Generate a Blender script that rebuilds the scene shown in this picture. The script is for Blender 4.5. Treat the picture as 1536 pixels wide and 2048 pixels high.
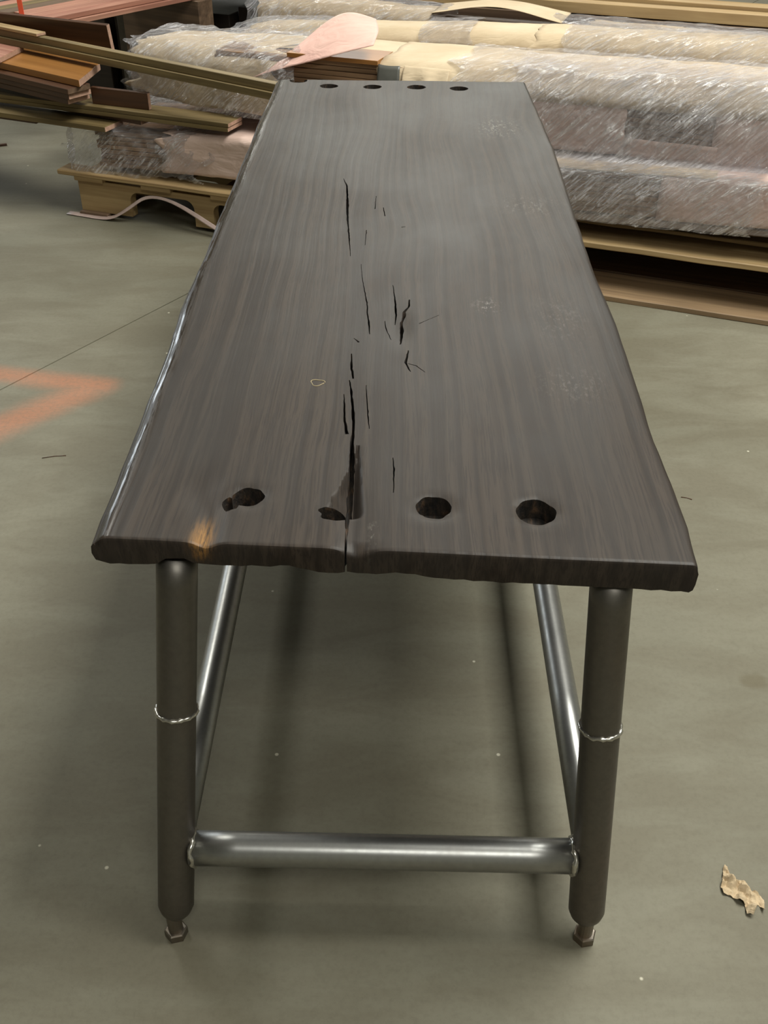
import bpy, bmesh, math, random
import numpy as np
from mathutils import Vector, Matrix, noise

random.seed(7)
SC = bpy.context.scene
for o in list(bpy.data.objects):
    bpy.data.objects.remove(o)
COL = SC.collection

# ------------------------------------------------------------------ camera
FPX, CAM_H = 2100.0, 1.64
TH = math.atan(1524.0 / FPX)                       # looking down 36 degrees
YAW = math.atan(44.0 / math.hypot(1524.0, FPX))
cam_d = bpy.data.cameras.new('camera')
cam_d.sensor_fit = 'VERTICAL'
cam_d.sensor_height = 36.0
cam_d.lens = 36.0 * FPX / 2048.0
cam_d.clip_start = 0.02
cam = bpy.data.objects.new('camera', cam_d)
COL.objects.link(cam)
cam.location = (0, 0, CAM_H)
cam.rotation_euler = (math.pi / 2 - TH, 0, YAW)
SC.camera = cam

# ------------------------------------------------------------------ world, exposure, lamps
world = bpy.data.worlds.new('world')
SC.world = world
world.use_nodes = True
world.node_tree.nodes['Background'].inputs[0].default_value = (0.9, 0.95, 0.9, 1)
world.node_tree.nodes['Background'].inputs[1].default_value = 0.05
SC.view_settings.view_transform = 'Standard'
SC.view_settings.look = 'None'
SC.view_settings.gamma = 1.0
SC.view_settings.use_curve_mapping = False
SC.view_settings.exposure = 0.14


def area(name, loc, sx, sy, power, col=(1.0, 1.0, 0.93), target=None):
    d = bpy.data.lights.new(name, 'AREA')
    d.shape = 'RECTANGLE'
    d.size, d.size_y, d.energy, d.color = sx, sy, power, col
    o = bpy.data.objects.new(name, d)
    COL.objects.link(o)
    o.location = loc
    if target is not None:
        o.rotation_euler = (Vector(target) - Vector(loc)).to_track_quat('-Z', 'Y').to_euler()
    return o


# fluorescent rows of the hall, hung under the ceiling
area('ceiling_light', (2.0, 2.6, 5.2), 2.0, 3.2, 400)
area('ceiling_light', (0.9, 10.8, 5.2), 3.4, 0.8, 250)
area('ceiling_light', (-3.6, 6.4, 5.2), 1.2, 2.4, 170)
area('ceiling_light', (0.0, 17.0, 5.2), 7.0, 0.8, 480)
area('ceiling_light', (0.9, -2.2, 5.2), 2.4, 1.2, 120)
# daylight from a dock door far back in the left wall
area('dock_door_daylight', (-8.8, 12.5, 2.4), 4.5, 3.4, 260, (0.86, 0.94, 1.0), target=(-0.4, 2.2, 0.8))

# ------------------------------------------------------------------ picture <-> place helpers (used to survey the photograph)
_h = np.array([-math.sin(YAW), math.cos(YAW), 0])
_r = np.array([math.cos(YAW), math.sin(YAW), 0])
_z = np.array([0, 0, 1.0])
_fw = _h * math.cos(TH) - _z * math.sin(TH)
_dn = -(_h * math.sin(TH) + _z * math.cos(TH))


def atz(x, y, z):
    r = (x - 768) * _r + (y - 1024) * _dn + FPX * _fw
    return np.array([0, 0, CAM_H]) + r * (z - CAM_H) / r[2]


# frame of the stacked bundles: u along them, v away from the camera
BA = math.radians(-20.5)
ORG = np.array([-1.386, 4.428, 0.0])
UD = np.array([math.cos(BA), math.sin(BA), 0])
VD = np.array([-math.sin(BA), math.cos(BA), 0])


def P(u, v, z):
    return Vector(ORG + u * UD + v * VD + np.array([0, 0, z]))


# ------------------------------------------------------------------ object helpers
def tag(o, label=None, cat=None, group=None, kind=None):
    if label: o['label'] = label
    if cat: o['category'] = cat
    if group: o['group'] = group
    if kind: o['kind'] = kind
    return o


def link(name, me, mat=None, parent=None):
    o = bpy.data.objects.new(name, me)
    COL.objects.link(o)
    if mat is not None and me is not None and not me.materials:
        me.materials.append(mat)
    if parent is not None:
        o.parent = parent
    return o


def empty(name, loc=(0, 0, 0), rz=0.0):
    o = bpy.data.objects.new(name, None)
    o.empty_display_size = 0.1
    COL.objects.link(o)
    o.location = loc
    o.rotation_euler = (0, 0, rz)
    return o


def mesh(name, verts, faces, smooth=False):
    me = bpy.data.meshes.new(name)
    me.from_pydata([tuple(v) for v in verts], [], faces)
    me.update()
    if smooth:
        me.polygons.foreach_set('use_smooth', [True] * len(me.polygons))
    return me


def from_bm(name, bm, smooth=False):
    me = bpy.data.meshes.new(name)
    bmesh.ops.recalc_face_normals(bm, faces=bm.faces)
    bm.to_mesh(me)
    bm.free()
    if smooth:
        me.polygons.foreach_set('use_smooth', [True] * len(me.polygons))
    return me


def box_mesh(name, x0, x1, y0, y1, z0, z1, bev=0.002, jitter=0.0, cuts=0):
    bm = bmesh.new()
    bmesh.ops.create_cube(bm, size=1)
    for v in bm.verts:
        v.co = Vector(((x0 + x1) / 2 + v.co.x * (x1 - x0), (y0 + y1) / 2 + v.co.y * (y1 - y0), (z0 + z1) / 2 + v.co.z * (z1 - z0)))
    if bev:
        bmesh.ops.bevel(bm, geom=bm.edges[:], offset=bev, segments=1, affect='EDGES')
    if cuts:
        es = [e for e in bm.edges if abs((e.verts[0].co - e.verts[1].co).x) > 0.5 * (x1 - x0)]
        bmesh.ops.subdivide_edges(bm, edges=es, cuts=cuts, use_grid_fill=True)
    if jitter:
        for v in bm.verts:
            n = noise.noise_vector(v.co * 5 + Vector((x1 * 13.1, y1 * 7.7, z1 * 31)))
            v.co += n * jitter
    return from_bm(name, bm)


def frames(pts):
    """tangent, side, up at each point of a polyline"""
    out = []
    n = len(pts)
    for i in range(n):
        t = (pts[min(i + 1, n - 1)] - pts[max(i - 1, 0)]).normalized()
        ref = Vector((0, 0, 1)) if abs(t.z) < 0.9 else Vector((0, 1, 0))
        s = t.cross(ref).normalized()
        out.append((t, s, s.cross(t)))
    return out


def tube(name, pts, radii, seg=24, caps=True, smooth=True):
    pts = [Vector(p) for p in pts]
    if not hasattr(radii, '__len__'):
        radii = [radii] * len(pts)
    fr = frames(pts)
    V, Fc = [], []
    for p, r, (t, s, u) in zip(pts, radii, fr):
        for k in range(seg):
            a = 2 * math.pi * k / seg
            V.append(p + s * (r * math.cos(a)) + u * (r * math.sin(a)))
    for i in range(len(pts) - 1):
        for k in range(seg):
            k2 = (k + 1) % seg
            Fc.append((i * seg + k, i * seg + k2, (i + 1) * seg + k2, (i + 1) * seg + k))
    if caps:
        Fc.append(tuple(reversed(range(seg))))
        Fc.append(tuple(range((len(pts) - 1) * seg, len(pts) * seg)))
    me = mesh(name, V, Fc)
    bm = bmesh.new(); bm.from_mesh(me)
    bmesh.ops.recalc_face_normals(bm, faces=bm.faces)
    bm.to_mesh(me); bm.free()
    if smooth:
        me.polygons.foreach_set('use_smooth', [len(p.vertices) == 4 for p in me.polygons])
    return me


# ------------------------------------------------------------------ materials
class NT:
    def __init__(self, name):
        self.m = bpy.data.materials.new(name)
        self.m.use_nodes = True
        self.t = self.m.node_tree
        self.b = self.t.nodes['Principled BSDF']
        self.out = self.t.nodes['Material Output']

    def n(self, typ, **kw):
        nd = self.t.nodes.new(typ)
        for k, v in kw.items():
            setattr(nd, k, v)
        return nd

    def l(self, a, b):
        self.t.links.new(a, b)

    def coord(self, which='Object'):
        return self.n('ShaderNodeTexCoord').outputs[which]

    def mapping(self, src, scale=(1, 1, 1), rot=(0, 0, 0), loc=(0, 0, 0)):
        m = self.n('ShaderNodeMapping')
        m.inputs['Scale'].default_value = scale
        m.inputs['Rotation'].default_value = rot
        m.inputs['Location'].default_value = loc
        self.l(src, m.inputs['Vector'])
        return m.outputs[0]

    def noise(self, src, scale, detail=4, rough=0.55, dist=0.0):
        t = self.n('ShaderNodeTexNoise')
        t.inputs['Scale'].default_value = scale
        t.inputs['Detail'].default_value = detail
        t.inputs['Roughness'].default_value = rough
        t.inputs['Distortion'].default_value = dist
        if src is not None:
            self.l(src, t.inputs['Vector'])
        return t.outputs['Fac']

    def ramp(self, fac, stops, interp='LINEAR'):
        r = self.n('ShaderNodeValToRGB')
        r.color_ramp.interpolation = interp
        e = r.color_ramp.elements
        while len(e) < len(stops):
            e.new(0.5)
        for el, (p, c) in zip(e, stops):
            el.position = p
            el.color = (*c, 1) if len(c) == 3 else c
        self.l(fac, r.inputs[0])
        return r.outputs[0]

    def math(self, op, a, b=None, c=None, clamp=False):
        m = self.n('ShaderNodeMath', operation=op, use_clamp=clamp)
        for i, x in enumerate((a, b, c)):
            if x is None: continue
            if isinstance(x, (int, float)):
                m.inputs[i].default_value = x
            else:
                self.l(x, m.inputs[i])
        return m.outputs[0]

    def mix(self, fac, a, b, mode='MIX'):
        m = self.n('ShaderNodeMix', data_type='RGBA', blend_type=mode)
        for sock, x in ((m.inputs[0], fac), (m.inputs[6], a), (m.inputs[7], b)):
            if isinstance(x, (int, float)):
                sock.default_value = x
            elif isinstance(x, tuple):
                sock.default_value = (*x, 1)
            else:
                self.l(x, sock)
        return m.outputs[2]

    def bump(self, h, strength=0.3, dist=0.01, normal=None):
        b = self.n('ShaderNodeBump')
        b.inputs['Strength'].default_value = strength
        b.inputs['Distance'].default_value = dist
        self.l(h, b.inputs['Height'])
        if normal is not None:
            self.l(normal, b.inputs['Normal'])
        return b.outputs[0]

    def set(self, **kw):
        for k, v in kw.items():
            s = self.b.inputs[k.replace('_', ' ')]
            if isinstance(v, (int, float)):
                s.default_value = v
            elif isinstance(v, tuple):
                s.default_value = (*v, 1) if len(v) == 3 else v
            else:
                self.l(v, s)
        return self.m


def g(v):
    return (v, v, v)


def S(r, gg, b):
    """sRGB 0-255 to linear"""
    f = lambda c: (c / 255 / 12.92) if c / 255 <= 0.04045 else ((c / 255 + 0.055) / 1.055) ** 2.4
    return (f(r), f(gg), f(b))


def mat_slab():
    m = NT('dark_stained_wood')
    co = m.coord()
    sep = m.n('ShaderNodeSeparateXYZ'); m.l(co, sep.inputs[0])
    x, y = sep.outputs[0], sep.outputs[1]
    # the growth lines swerve slowly along the slab and around its knots
    low = m.noise(m.mapping(co, (2.2, 0.8, 1)), 1.0, 2, 0.5)
    xx = m.math('MULTIPLY_ADD', m.math('SUBTRACT', low, 0.5), 0.09, x)
    for kx, ky, sx, sy, am in ((0.02, 2.02, 0.16, 0.28, 0.055), (-0.06, 1.22, 0.10, 0.20, -0.03), (0.22, 2.1, 0.12, 0.14, 0.04)):
        dx = m.math('DIVIDE', m.math('SUBTRACT', x, kx), sx)
        dy = m.math('DIVIDE', m.math('SUBTRACT', y, ky), sy)
        q = m.math('ADD', m.math('MULTIPLY', dx, dx), m.math('MULTIPLY', dy, dy))
        gs = m.math('POWER', 2.718, m.math('MULTIPLY', q, -1.0))
        xx = m.math('ADD', xx, m.math('MULTIPLY', m.math('MULTIPLY', gs, dx), am))
    cmb = m.n('ShaderNodeCombineXYZ')
    m.l(xx, cmb.inputs[0]); m.l(m.math('MULTIPLY', y, 0.02), cmb.inputs[1]); m.l(sep.outputs[2], cmb.inputs[2])
    rings = m.noise(m.mapping(cmb.outputs[0], (70, 30, 20)), 1.0, 2, 0.4)
    cmb2 = m.n('ShaderNodeCombineXYZ')
    m.l(xx, cmb2.inputs[0]); m.l(m.math('MULTIPLY', y, 0.035), cmb2.inputs[1]); m.l(sep.outputs[2], cmb2.inputs[2])
    fine = m.noise(m.mapping(cmb2.outputs[0], (330, 330, 60)), 1.0, 3, 0.6)
    blot = m.noise(m.mapping(co, (3.0, 1.6, 2)), 1.5, 4, 0.6)
    rr = m.ramp(rings, [(0.36, g(0.0)), (0.5, g(0.55)), (0.62, g(1.0))])
    c1 = m.mix(rr, (0.0215, 0.0150, 0.0110), (0.042, 0.0305, 0.0225))
    c2 = m.mix(m.ramp(fine, [(0.40, g(0.75)), (0.52, g(0.0))]), c1, (0.016, 0.0115, 0.009))
    c3 = m.mix(m.ramp(blot, [(0.35, g(0.5)), (0.62, g(0.0))]), c2, (0.032, 0.028, 0.025))
    # torn, unstained fibres
    at = m.n('ShaderNodeAttribute', attribute_name='raw')
    rawn = m.noise(m.mapping(co, (240, 22, 60)), 1.0, 3, 0.7)
    rawf = m.math('MULTIPLY', at.outputs['Fac'], m.ramp(rawn, [(0.35, g(0.0)), (0.6, g(1.0))]))
    c4 = m.mix(rawf, c3, (0.25, 0.125, 0.035))
    sk = m.n('ShaderNodeAttribute', attribute_name='scuff')
    sn = m.noise(m.mapping(co, (150, 60, 60)), 1.0, 5, 0.7)
    c4 = m.mix(m.math('MULTIPLY', sk.outputs['Fac'], m.ramp(sn, [(0.52, g(0.0)), (0.68, g(0.8))])), c4, (0.28, 0.26, 0.23))
    h = m.math('ADD', m.math('MULTIPLY', rr, 0.55), m.math('MULTIPLY', fine, 0.45))
    rough = m.math('MULTIPLY_ADD', blot, 0.20, 0.32)
    rough = m.math('MULTIPLY_ADD', fine, 0.12, rough)
    # the finish has pooled and stayed glossy along the waney edge
    gl = m.n('ShaderNodeAttribute', attribute_name='gloss')
    gn = m.noise(m.mapping(co, (160, 9, 40)), 1.0, 3, 0.6)
    gk = m.math('MULTIPLY', gl.outputs['Fac'], m.ramp(gn, [(0.42, g(0.0)), (0.52, g(1.0))]))
    rough = m.math('MULTIPLY_ADD', gk, -0.34, rough)
    return m.set(Base_Color=c4, Roughness=rough, Specular_IOR_Level=0.24, Normal=m.bump(h, 0.34, 0.0014))


def mat_slab_inside():
    m = NT('split_wood_interior')
    co = m.coord()
    f = m.noise(m.mapping(co, (120, 30, 60)), 1.0, 4, 0.6)
    c = m.ramp(f, [(0.35, (0.006, 0.005, 0.004)), (0.55, (0.03, 0.02, 0.013)), (0.72, (0.10, 0.055, 0.028))])
    return m.set(Base_Color=c, Roughness=0.75, Normal=m.bump(f, 0.8, 0.004))


def mat_steel(name, col, rough, tint=(0.16, 0.11, 0.08), amount=0.35):
    m = NT(name)
    co = m.coord()
    a = m.noise(m.mapping(co, (9, 9, 3)), 1.0, 5, 0.62)
    b = m.noise(co, 90, 4, 0.6)
    c = m.mix(m.ramp(a, [(0.45, g(0.0)), (0.75, g(amount))]), col, tint)
    c = m.mix(m.ramp(b, [(0.4, g(0.0)), (0.7, g(0.25))]), c, tuple(x * 0.55 for x in col))
    r = m.math('MULTIPLY_ADD', a, 0.22, rough - 0.1)
    r = m.math('MULTIPLY_ADD', b, 0.08, r)
    return m.set(Base_Color=c, Metallic=0.92, Roughness=r, Normal=m.bump(b, 0.05, 0.001))


def mat_plank(name, dark, light, scale=1.0, rough=0.55, spec=0.4, bump=0.25):
    m = NT(name)
    oi = m.n('ShaderNodeObjectInfo')
    co = m.coord()
    off = m.n('ShaderNodeVectorMath', operation='ADD')
    vm = m.n('ShaderNodeCombineXYZ')
    m.l(m.math('MULTIPLY', oi.outputs['Random'], 37.0), vm.inputs[0])
    m.l(m.math('MULTIPLY', oi.outputs['Random'], 11.0), vm.inputs[1])
    m.l(co, off.inputs[0]); m.l(vm.outputs[0], off.inputs[1])
    v = off.outputs[0]
    a = m.noise(m.mapping(v, (1.2 * scale, 34 * scale, 34 * scale)), 1.0, 4, 0.6, 0.4)
    b = m.noise(m.mapping(v, (2.5, 6, 6)), 1.0, 3, 0.5)
    c = m.mix(m.ramp(a, [(0.32, g(0.0)), (0.68, g(1.0))]), dark, light)
    c = m.mix(m.ramp(b, [(0.4, g(0.35)), (0.7, g(0.0))]), c, tuple(x * 0.6 for x in dark))
    return m.set(Base_Color=c, Roughness=rough, Specular_IOR_Level=spec, Normal=m.bump(a, bump, 0.002))


def mat_paper(name, c0, c1, rough=0.7):
    m = NT(name)
    co = m.coord()
    a = m.noise(co, 4.5, 5, 0.6)
    b = m.noise(m.mapping(co, (3, 9, 9)), 2.5, 3, 0.5, 0.6)
    c = m.mix(m.ramp(a, [(0.35, g(0.0)), (0.68, g(1.0))]), c0, c1)
    h = m.math('MULTIPLY_ADD', b, 1.0, m.math('MULTIPLY', a, 0.25))
    return m.set(Base_Color=c, Roughness=rough, Specular_IOR_Level=0.25, Normal=m.bump(h, 0.4, 0.02))


def mat_film():
    m = NT('clear_stretch_film')
    uv = m.coord('UV')
    rot = m.mapping(uv, (1, 1, 1), (0, 0, math.radians(38)))
    st = m.noise(m.mapping(rot, (85, 10, 1)), 1.0, 5, 0.68, 1.2)         # tight diagonal creases
    st2 = m.noise(m.mapping(uv, (26, 9, 1), (0, 0, math.radians(-18))), 1.0, 4, 0.6, 1.0)
    big = m.noise(m.mapping(uv, (5, 7, 1)), 1.0, 3, 0.5)
    h = m.math('ADD', m.math('MULTIPLY', st, 0.65), m.math('MULTIPLY', st2, 0.6))
    nrm = m.bump(h, 1.0, 0.03)
    gl = m.n('ShaderNodeBsdfGlossy'); gl.inputs['Color'].default_value = (1, 1, 1, 1); gl.inputs['Roughness'].default_value = 0.17
    m.l(nrm, gl.inputs['Normal'])
    df = m.n('ShaderNodeBsdfDiffuse'); df.inputs['Color'].default_value = (0.98, 0.95, 0.98, 1)
    m.l(nrm, df.inputs['Normal'])
    tr = m.n('ShaderNodeBsdfTransparent'); tr.inputs['Color'].default_value = (0.995, 0.99, 0.995, 1)
    hz = m.math('MULTIPLY', m.ramp(st, [(0.46, g(0.0)), (0.62, g(1.0))]), m.ramp(big, [(0.35, g(0.15)), (0.65, g(1.0))]))
    milky = m.math('MULTIPLY_ADD', hz, 0.52, 0.10)
    s1 = m.n('ShaderNodeMixShader'); m.l(milky, s1.inputs[0]); m.l(tr.outputs[0], s1.inputs[1]); m.l(df.outputs[0], s1.inputs[2])
    fr = m.n('ShaderNodeFresnel'); fr.inputs['IOR'].default_value = 1.5; m.l(nrm, fr.inputs['Normal'])
    gf = m.math('ADD', m.math('MULTIPLY', fr.outputs[0], 0.32), m.math('MULTIPLY', hz, 0.40), clamp=True)
    s2 = m.n('ShaderNodeMixShader'); m.l(gf, s2.inputs[0]); m.l(s1.outputs[0], s2.inputs[1]); m.l(gl.outputs[0], s2.inputs[2])
    m.l(s2.outputs[0], m.out.inputs['Surface'])
    return m.m


def mat_floor():
    m = NT('worn_concrete')
    co = m.coord()
    a = m.noise(co, 1.1, 6, 0.6)
    b = m.noise(m.mapping(co, (1.2, 3.5, 1), (0, 0, math.radians(-20))), 2.2, 5, 0.62, 0.4)
    f = m.noise(co, 75, 5, 0.75)
    c = m.mix(m.ramp(a, [(0.3, g(0.0)), (0.7, g(1.0))]), S(106, 103, 88), S(125, 121, 105))
    c = m.mix(m.ramp(b, [(0.40, g(0.6)), (0.60, g(0.0))]), c, S(101, 95, 79))
    c = m.mix(m.ramp(f, [(0.3, g(0.22)), (0.55, g(0.0))]), c, S(78, 73, 59))
    # small pale specks and dark blots of the slab itself
    v = m.n('ShaderNodeTexVoronoi'); v.inputs['Scale'].default_value = 6.5; m.l(co, v.inputs['Vector'])
    c = m.mix(m.ramp(v.outputs['Distance'], [(0.018, g(0.8)), (0.03, g(0.0))]), c, S(205, 200, 180))
    sep = m.n('ShaderNodeSeparateXYZ'); m.l(co, sep.inputs[0])

    def seg(p, q, w0, w1):
        """soft sprayed stroke from p to q"""
        px, py = p; qx, qy = q
        dx, dy = qx - px, qy - py
        L2 = dx * dx + dy * dy
        ax = m.math('SUBTRACT', sep.outputs[0], px); ay = m.math('SUBTRACT', sep.outputs[1], py)
        t = m.math('DIVIDE', m.math('ADD', m.math('MULTIPLY', ax, dx), m.math('MULTIPLY', ay, dy)), L2, clamp=True)
        ex = m.math('SUBTRACT', ax, m.math('MULTIPLY', t, dx)); ey = m.math('SUBTRACT', ay, m.math('MULTIPLY', t, dy))
        d = m.math('SQRT', m.math('ADD', m.math('MULTIPLY', ex, ex), m.math('MULTIPLY', ey, ey)))
        d = m.math('MULTIPLY_ADD', m.math('SUBTRACT', b, 0.5), 0.05, d)
        return m.ramp(d, [(w0, g(1.0)), (w1, g(0.0))], 'EASE')
    s = m.math('MAXIMUM', seg((-1.62, 3.07), (-0.95, 2.925), 0.004, 0.085), seg((-0.99, 2.905), (-1.42, 2.42), 0.004, 0.11))
    s = m.math('MULTIPLY', s, m.math('MULTIPLY_ADD', f, 0.7, 0.0))
    c = m.mix(s, c, S(204, 122, 84))
    st = seg((0.765, 1.645), (0.785, 1.65), 0.008, 0.026)
    c = m.mix(m.math('MULTIPLY', st, 0.4), c, S(84, 74, 50))
    r = m.math('MULTIPLY_ADD', a, 0.2, 0.5)
    h = m.math('ADD', m.math('MULTIPLY', f, 0.5), b)
    return m.set(Base_Color=c, Roughness=r, Specular_IOR_Level=0.25, Normal=m.bump(h, 0.15, 0.004))


def mat_plain(name, col, rough=0.6, spec=0.4, metallic=0.0, var=0.25, scale=20):
    m = NT(name)
    a = m.noise(m.coord(), scale, 4, 0.6)
    c = m.mix(m.ramp(a, [(0.3, g(1.0)), (0.7, g(0.0))]), col, tuple(x * (1 - var) for x in col))
    return m.set(Base_Color=c, Roughness=rough, Specular_IOR_Level=spec, Metallic=metallic, Normal=m.bump(a, 0.15, 0.003))


M_SLAB = mat_slab()
M_INSIDE = mat_slab_inside()
M_LEG = mat_steel('mill_scale_steel', (0.155, 0.143, 0.127), 0.42)
M_RAIL = mat_steel('brushed_steel', (0.34, 0.34, 0.33), 0.31, (0.2, 0.17, 0.14), 0.3)
M_WELD = mat_steel('weld_bead', (0.55, 0.53, 0.48), 0.22, (0.3, 0.24, 0.15), 0.3)
M_BOLT = mat_steel('bolt_steel', (0.22, 0.20, 0.175), 0.4, (0.26, 0.16, 0.07), 0.6)
M_FLOOR = mat_floor()
M_FILM = mat_film()
M_KRAFT = mat_paper('kraft_paper', S(190, 170, 140), S(206, 188, 160))
M_PINKK = mat_paper('pinkish_brown_paper', S(206, 178, 164), S(222, 196, 184))
M_PINK = mat_paper('pink_paper', S(226, 182, 170), S(236, 198, 184), 0.75)
M_TAPE = mat_plain('grey_tape', S(98, 98, 92), 0.35, 0.5)
M_BARE = mat_plank('bare_softwood', S(150, 122, 84), S(186, 160, 116))
M_OLIVE = mat_plank('weathered_plank', S(98, 82, 52), S(146, 126, 84))
M_AMBER = mat_plank('amber_finished_board', S(146, 98, 48), S(172, 120, 64), 0.7, 0.3, 0.5, 0.08)
M_BROWN = mat_plank('dark_brown_board', S(62, 38, 24), S(92, 60, 38), 0.8, 0.38, 0.5, 0.1)
M_PINKEND = mat_plain('pinkish_end_grain', S(196, 158, 136), 0.8, 0.2, 0, 0.3, 60)
M_CORE = mat_plank('bundled_floorboard', S(112, 86, 64), S(172, 138, 106), 1.2)
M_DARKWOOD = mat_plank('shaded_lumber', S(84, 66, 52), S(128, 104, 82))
M_LOOSE = mat_plank('grubby_board', S(120, 98, 74), S(158, 132, 100))
M_REDWOOD = mat_plank('reddish_lumber', S(150, 96, 80), S(196, 148, 124))
M_STRAP = mat_plain('orange_strap', S(255, 104, 70), 0.5)
M_WALL = mat_plain('painted_block_wall', S(196, 196, 186), 0.85, 0.2, 0, 0.15, 2)
M_CEIL = mat_plain('ceiling_board', S(190, 188, 180), 0.9, 0.2, 0, 0.1, 2)

# ------------------------------------------------------------------ the hall: floor with a sawn joint, walls, ceiling
j0 = atz(0, 780, 0); j1 = atz(350, 600, 0)
jd = Vector((j1 - j0)).normalized()
jn = Vector((-jd.y, jd.x, 0))
jc = Vector(j0)


def build_floor():
    X0, X1, Y0, Y1 = -9.0, 9.0, -6.0, 20.0
    # the joint runs the whole length of the slab; both sides are cut along it
    w = 0.0026
    def hit(off):
        pts = []
        p = jc + jn * off
        for yy in (Y0, Y1):
            t = (yy - p.y) / jd.y
            pts.append(p + jd * t)
        return pts
    a = hit(w); b = hit(-w)
    def lower(q, z): return Vector((q.x, q.y, z))
    V = [Vector((X0, Y0, 0)), lower(a[0], 0), lower(a[1], 0), Vector((X0, Y1, 0)),
         lower(b[0], 0), Vector((X1, Y0, 0)), Vector((X1, Y1, 0)), lower(b[1], 0),
         lower((a[0] + b[0]) / 2, -0.012), lower((a[1] + b[1]) / 2, -0.012)]
    Fc = [(0, 1, 2, 3), (4, 5, 6, 7), (1, 8, 9, 2), (8, 4, 7, 9)]
    return mesh('floor', V, Fc)


tag(link('floor', build_floor(), M_FLOOR), 'grey-beige worn concrete floor with a sawn joint and orange spray marks', None, None, 'structure')
for nm, dims in (('wall_back', (-9.0, 9.0, 20.0, 20.2, 0, 6)), ('wall_left', (-9.2, -9.0, -6, 20.2, 0, 6)),
                 ('wall_right', (9.0, 9.2, -6, 20.2, 0, 6)), ('wall_front', (-9.0, 9.0, -6.2, -6, 0, 6)),
                 ('ceiling', (-9.2, 9.2, -6.2, 20.2, 6, 6.2))):
    tag(link(nm, box_mesh(nm, *dims, bev=0), M_CEIL if nm == 'ceiling' else M_WALL), kind='structure')

# ------------------------------------------------------------------ the table
ZT, ZB = 0.76, 0.714
table = empty('work_table', (0, 1.1, 0))
tag(table, 'long dark-stained wooden slab table with bolt holes on welded steel pipe legs', 'table')
TO = Vector(table.location)

# survey of the slab's two long edges (top surface)
EL = [(184, 1078), (206, 1022), (240, 952), (272, 868), (306, 772), (340, 688), (368, 604), (406, 518), (436, 440), (478, 340), (520, 238), (555, 157)]
ER = [(1398, 1130), (1378, 1052), (1345, 964), (1310, 880), (1274, 766), (1232, 644), (1196, 560), (1152, 432), (1110, 300), (1080, 232), (1050, 163)]
el = np.array([atz(*p, ZT)[:2] for p in EL]); er = np.array([atz(*p, ZT)[:2] for p in ER])


def sstep(a, b, x):
    t = min(max((x - a) / (b - a), 0), 1)
    return t * t * (3 - 2 * t)


def bottom_offset(x):
    """ragged underside at the near end, from the front view of the slab"""
    X = [-0.43, -0.41, -0.34, -0.325, -0.30, -0.285, -0.25, -0.17, -0.155, -0.12, -0.085, -0.075, -0.03, 0.0, 0.02, 0.04, 0.1, 0.2, 0.42]
    D = [0.004, 0.001, 0.002, 0.014, 0.019, 0.010, 0.006, 0.010, 0.014, 0.004, 0.002, 0.006, 0.004, 0.009, 0.007, 0.003, 0.001, 0.0, -0.001]
    return float(np.interp(x, X, D))


SCUFF = [(*atz(px, py, ZT)[:2], rx, ry, a_) for px, py, rx, ry, a_ in ((998, 255, 0.05, 0.07, 1.0), (975, 612, 0.02, 0.03, 0.9), (1150, 770, 0.05, 0.05, 0.3), (1060, 410, 0.06, 0.06, 0.4), (1120, 640, 0.04, 0.1, 0.25), (745, 1070, 0.006, 0.03, 0.5))]


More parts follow.
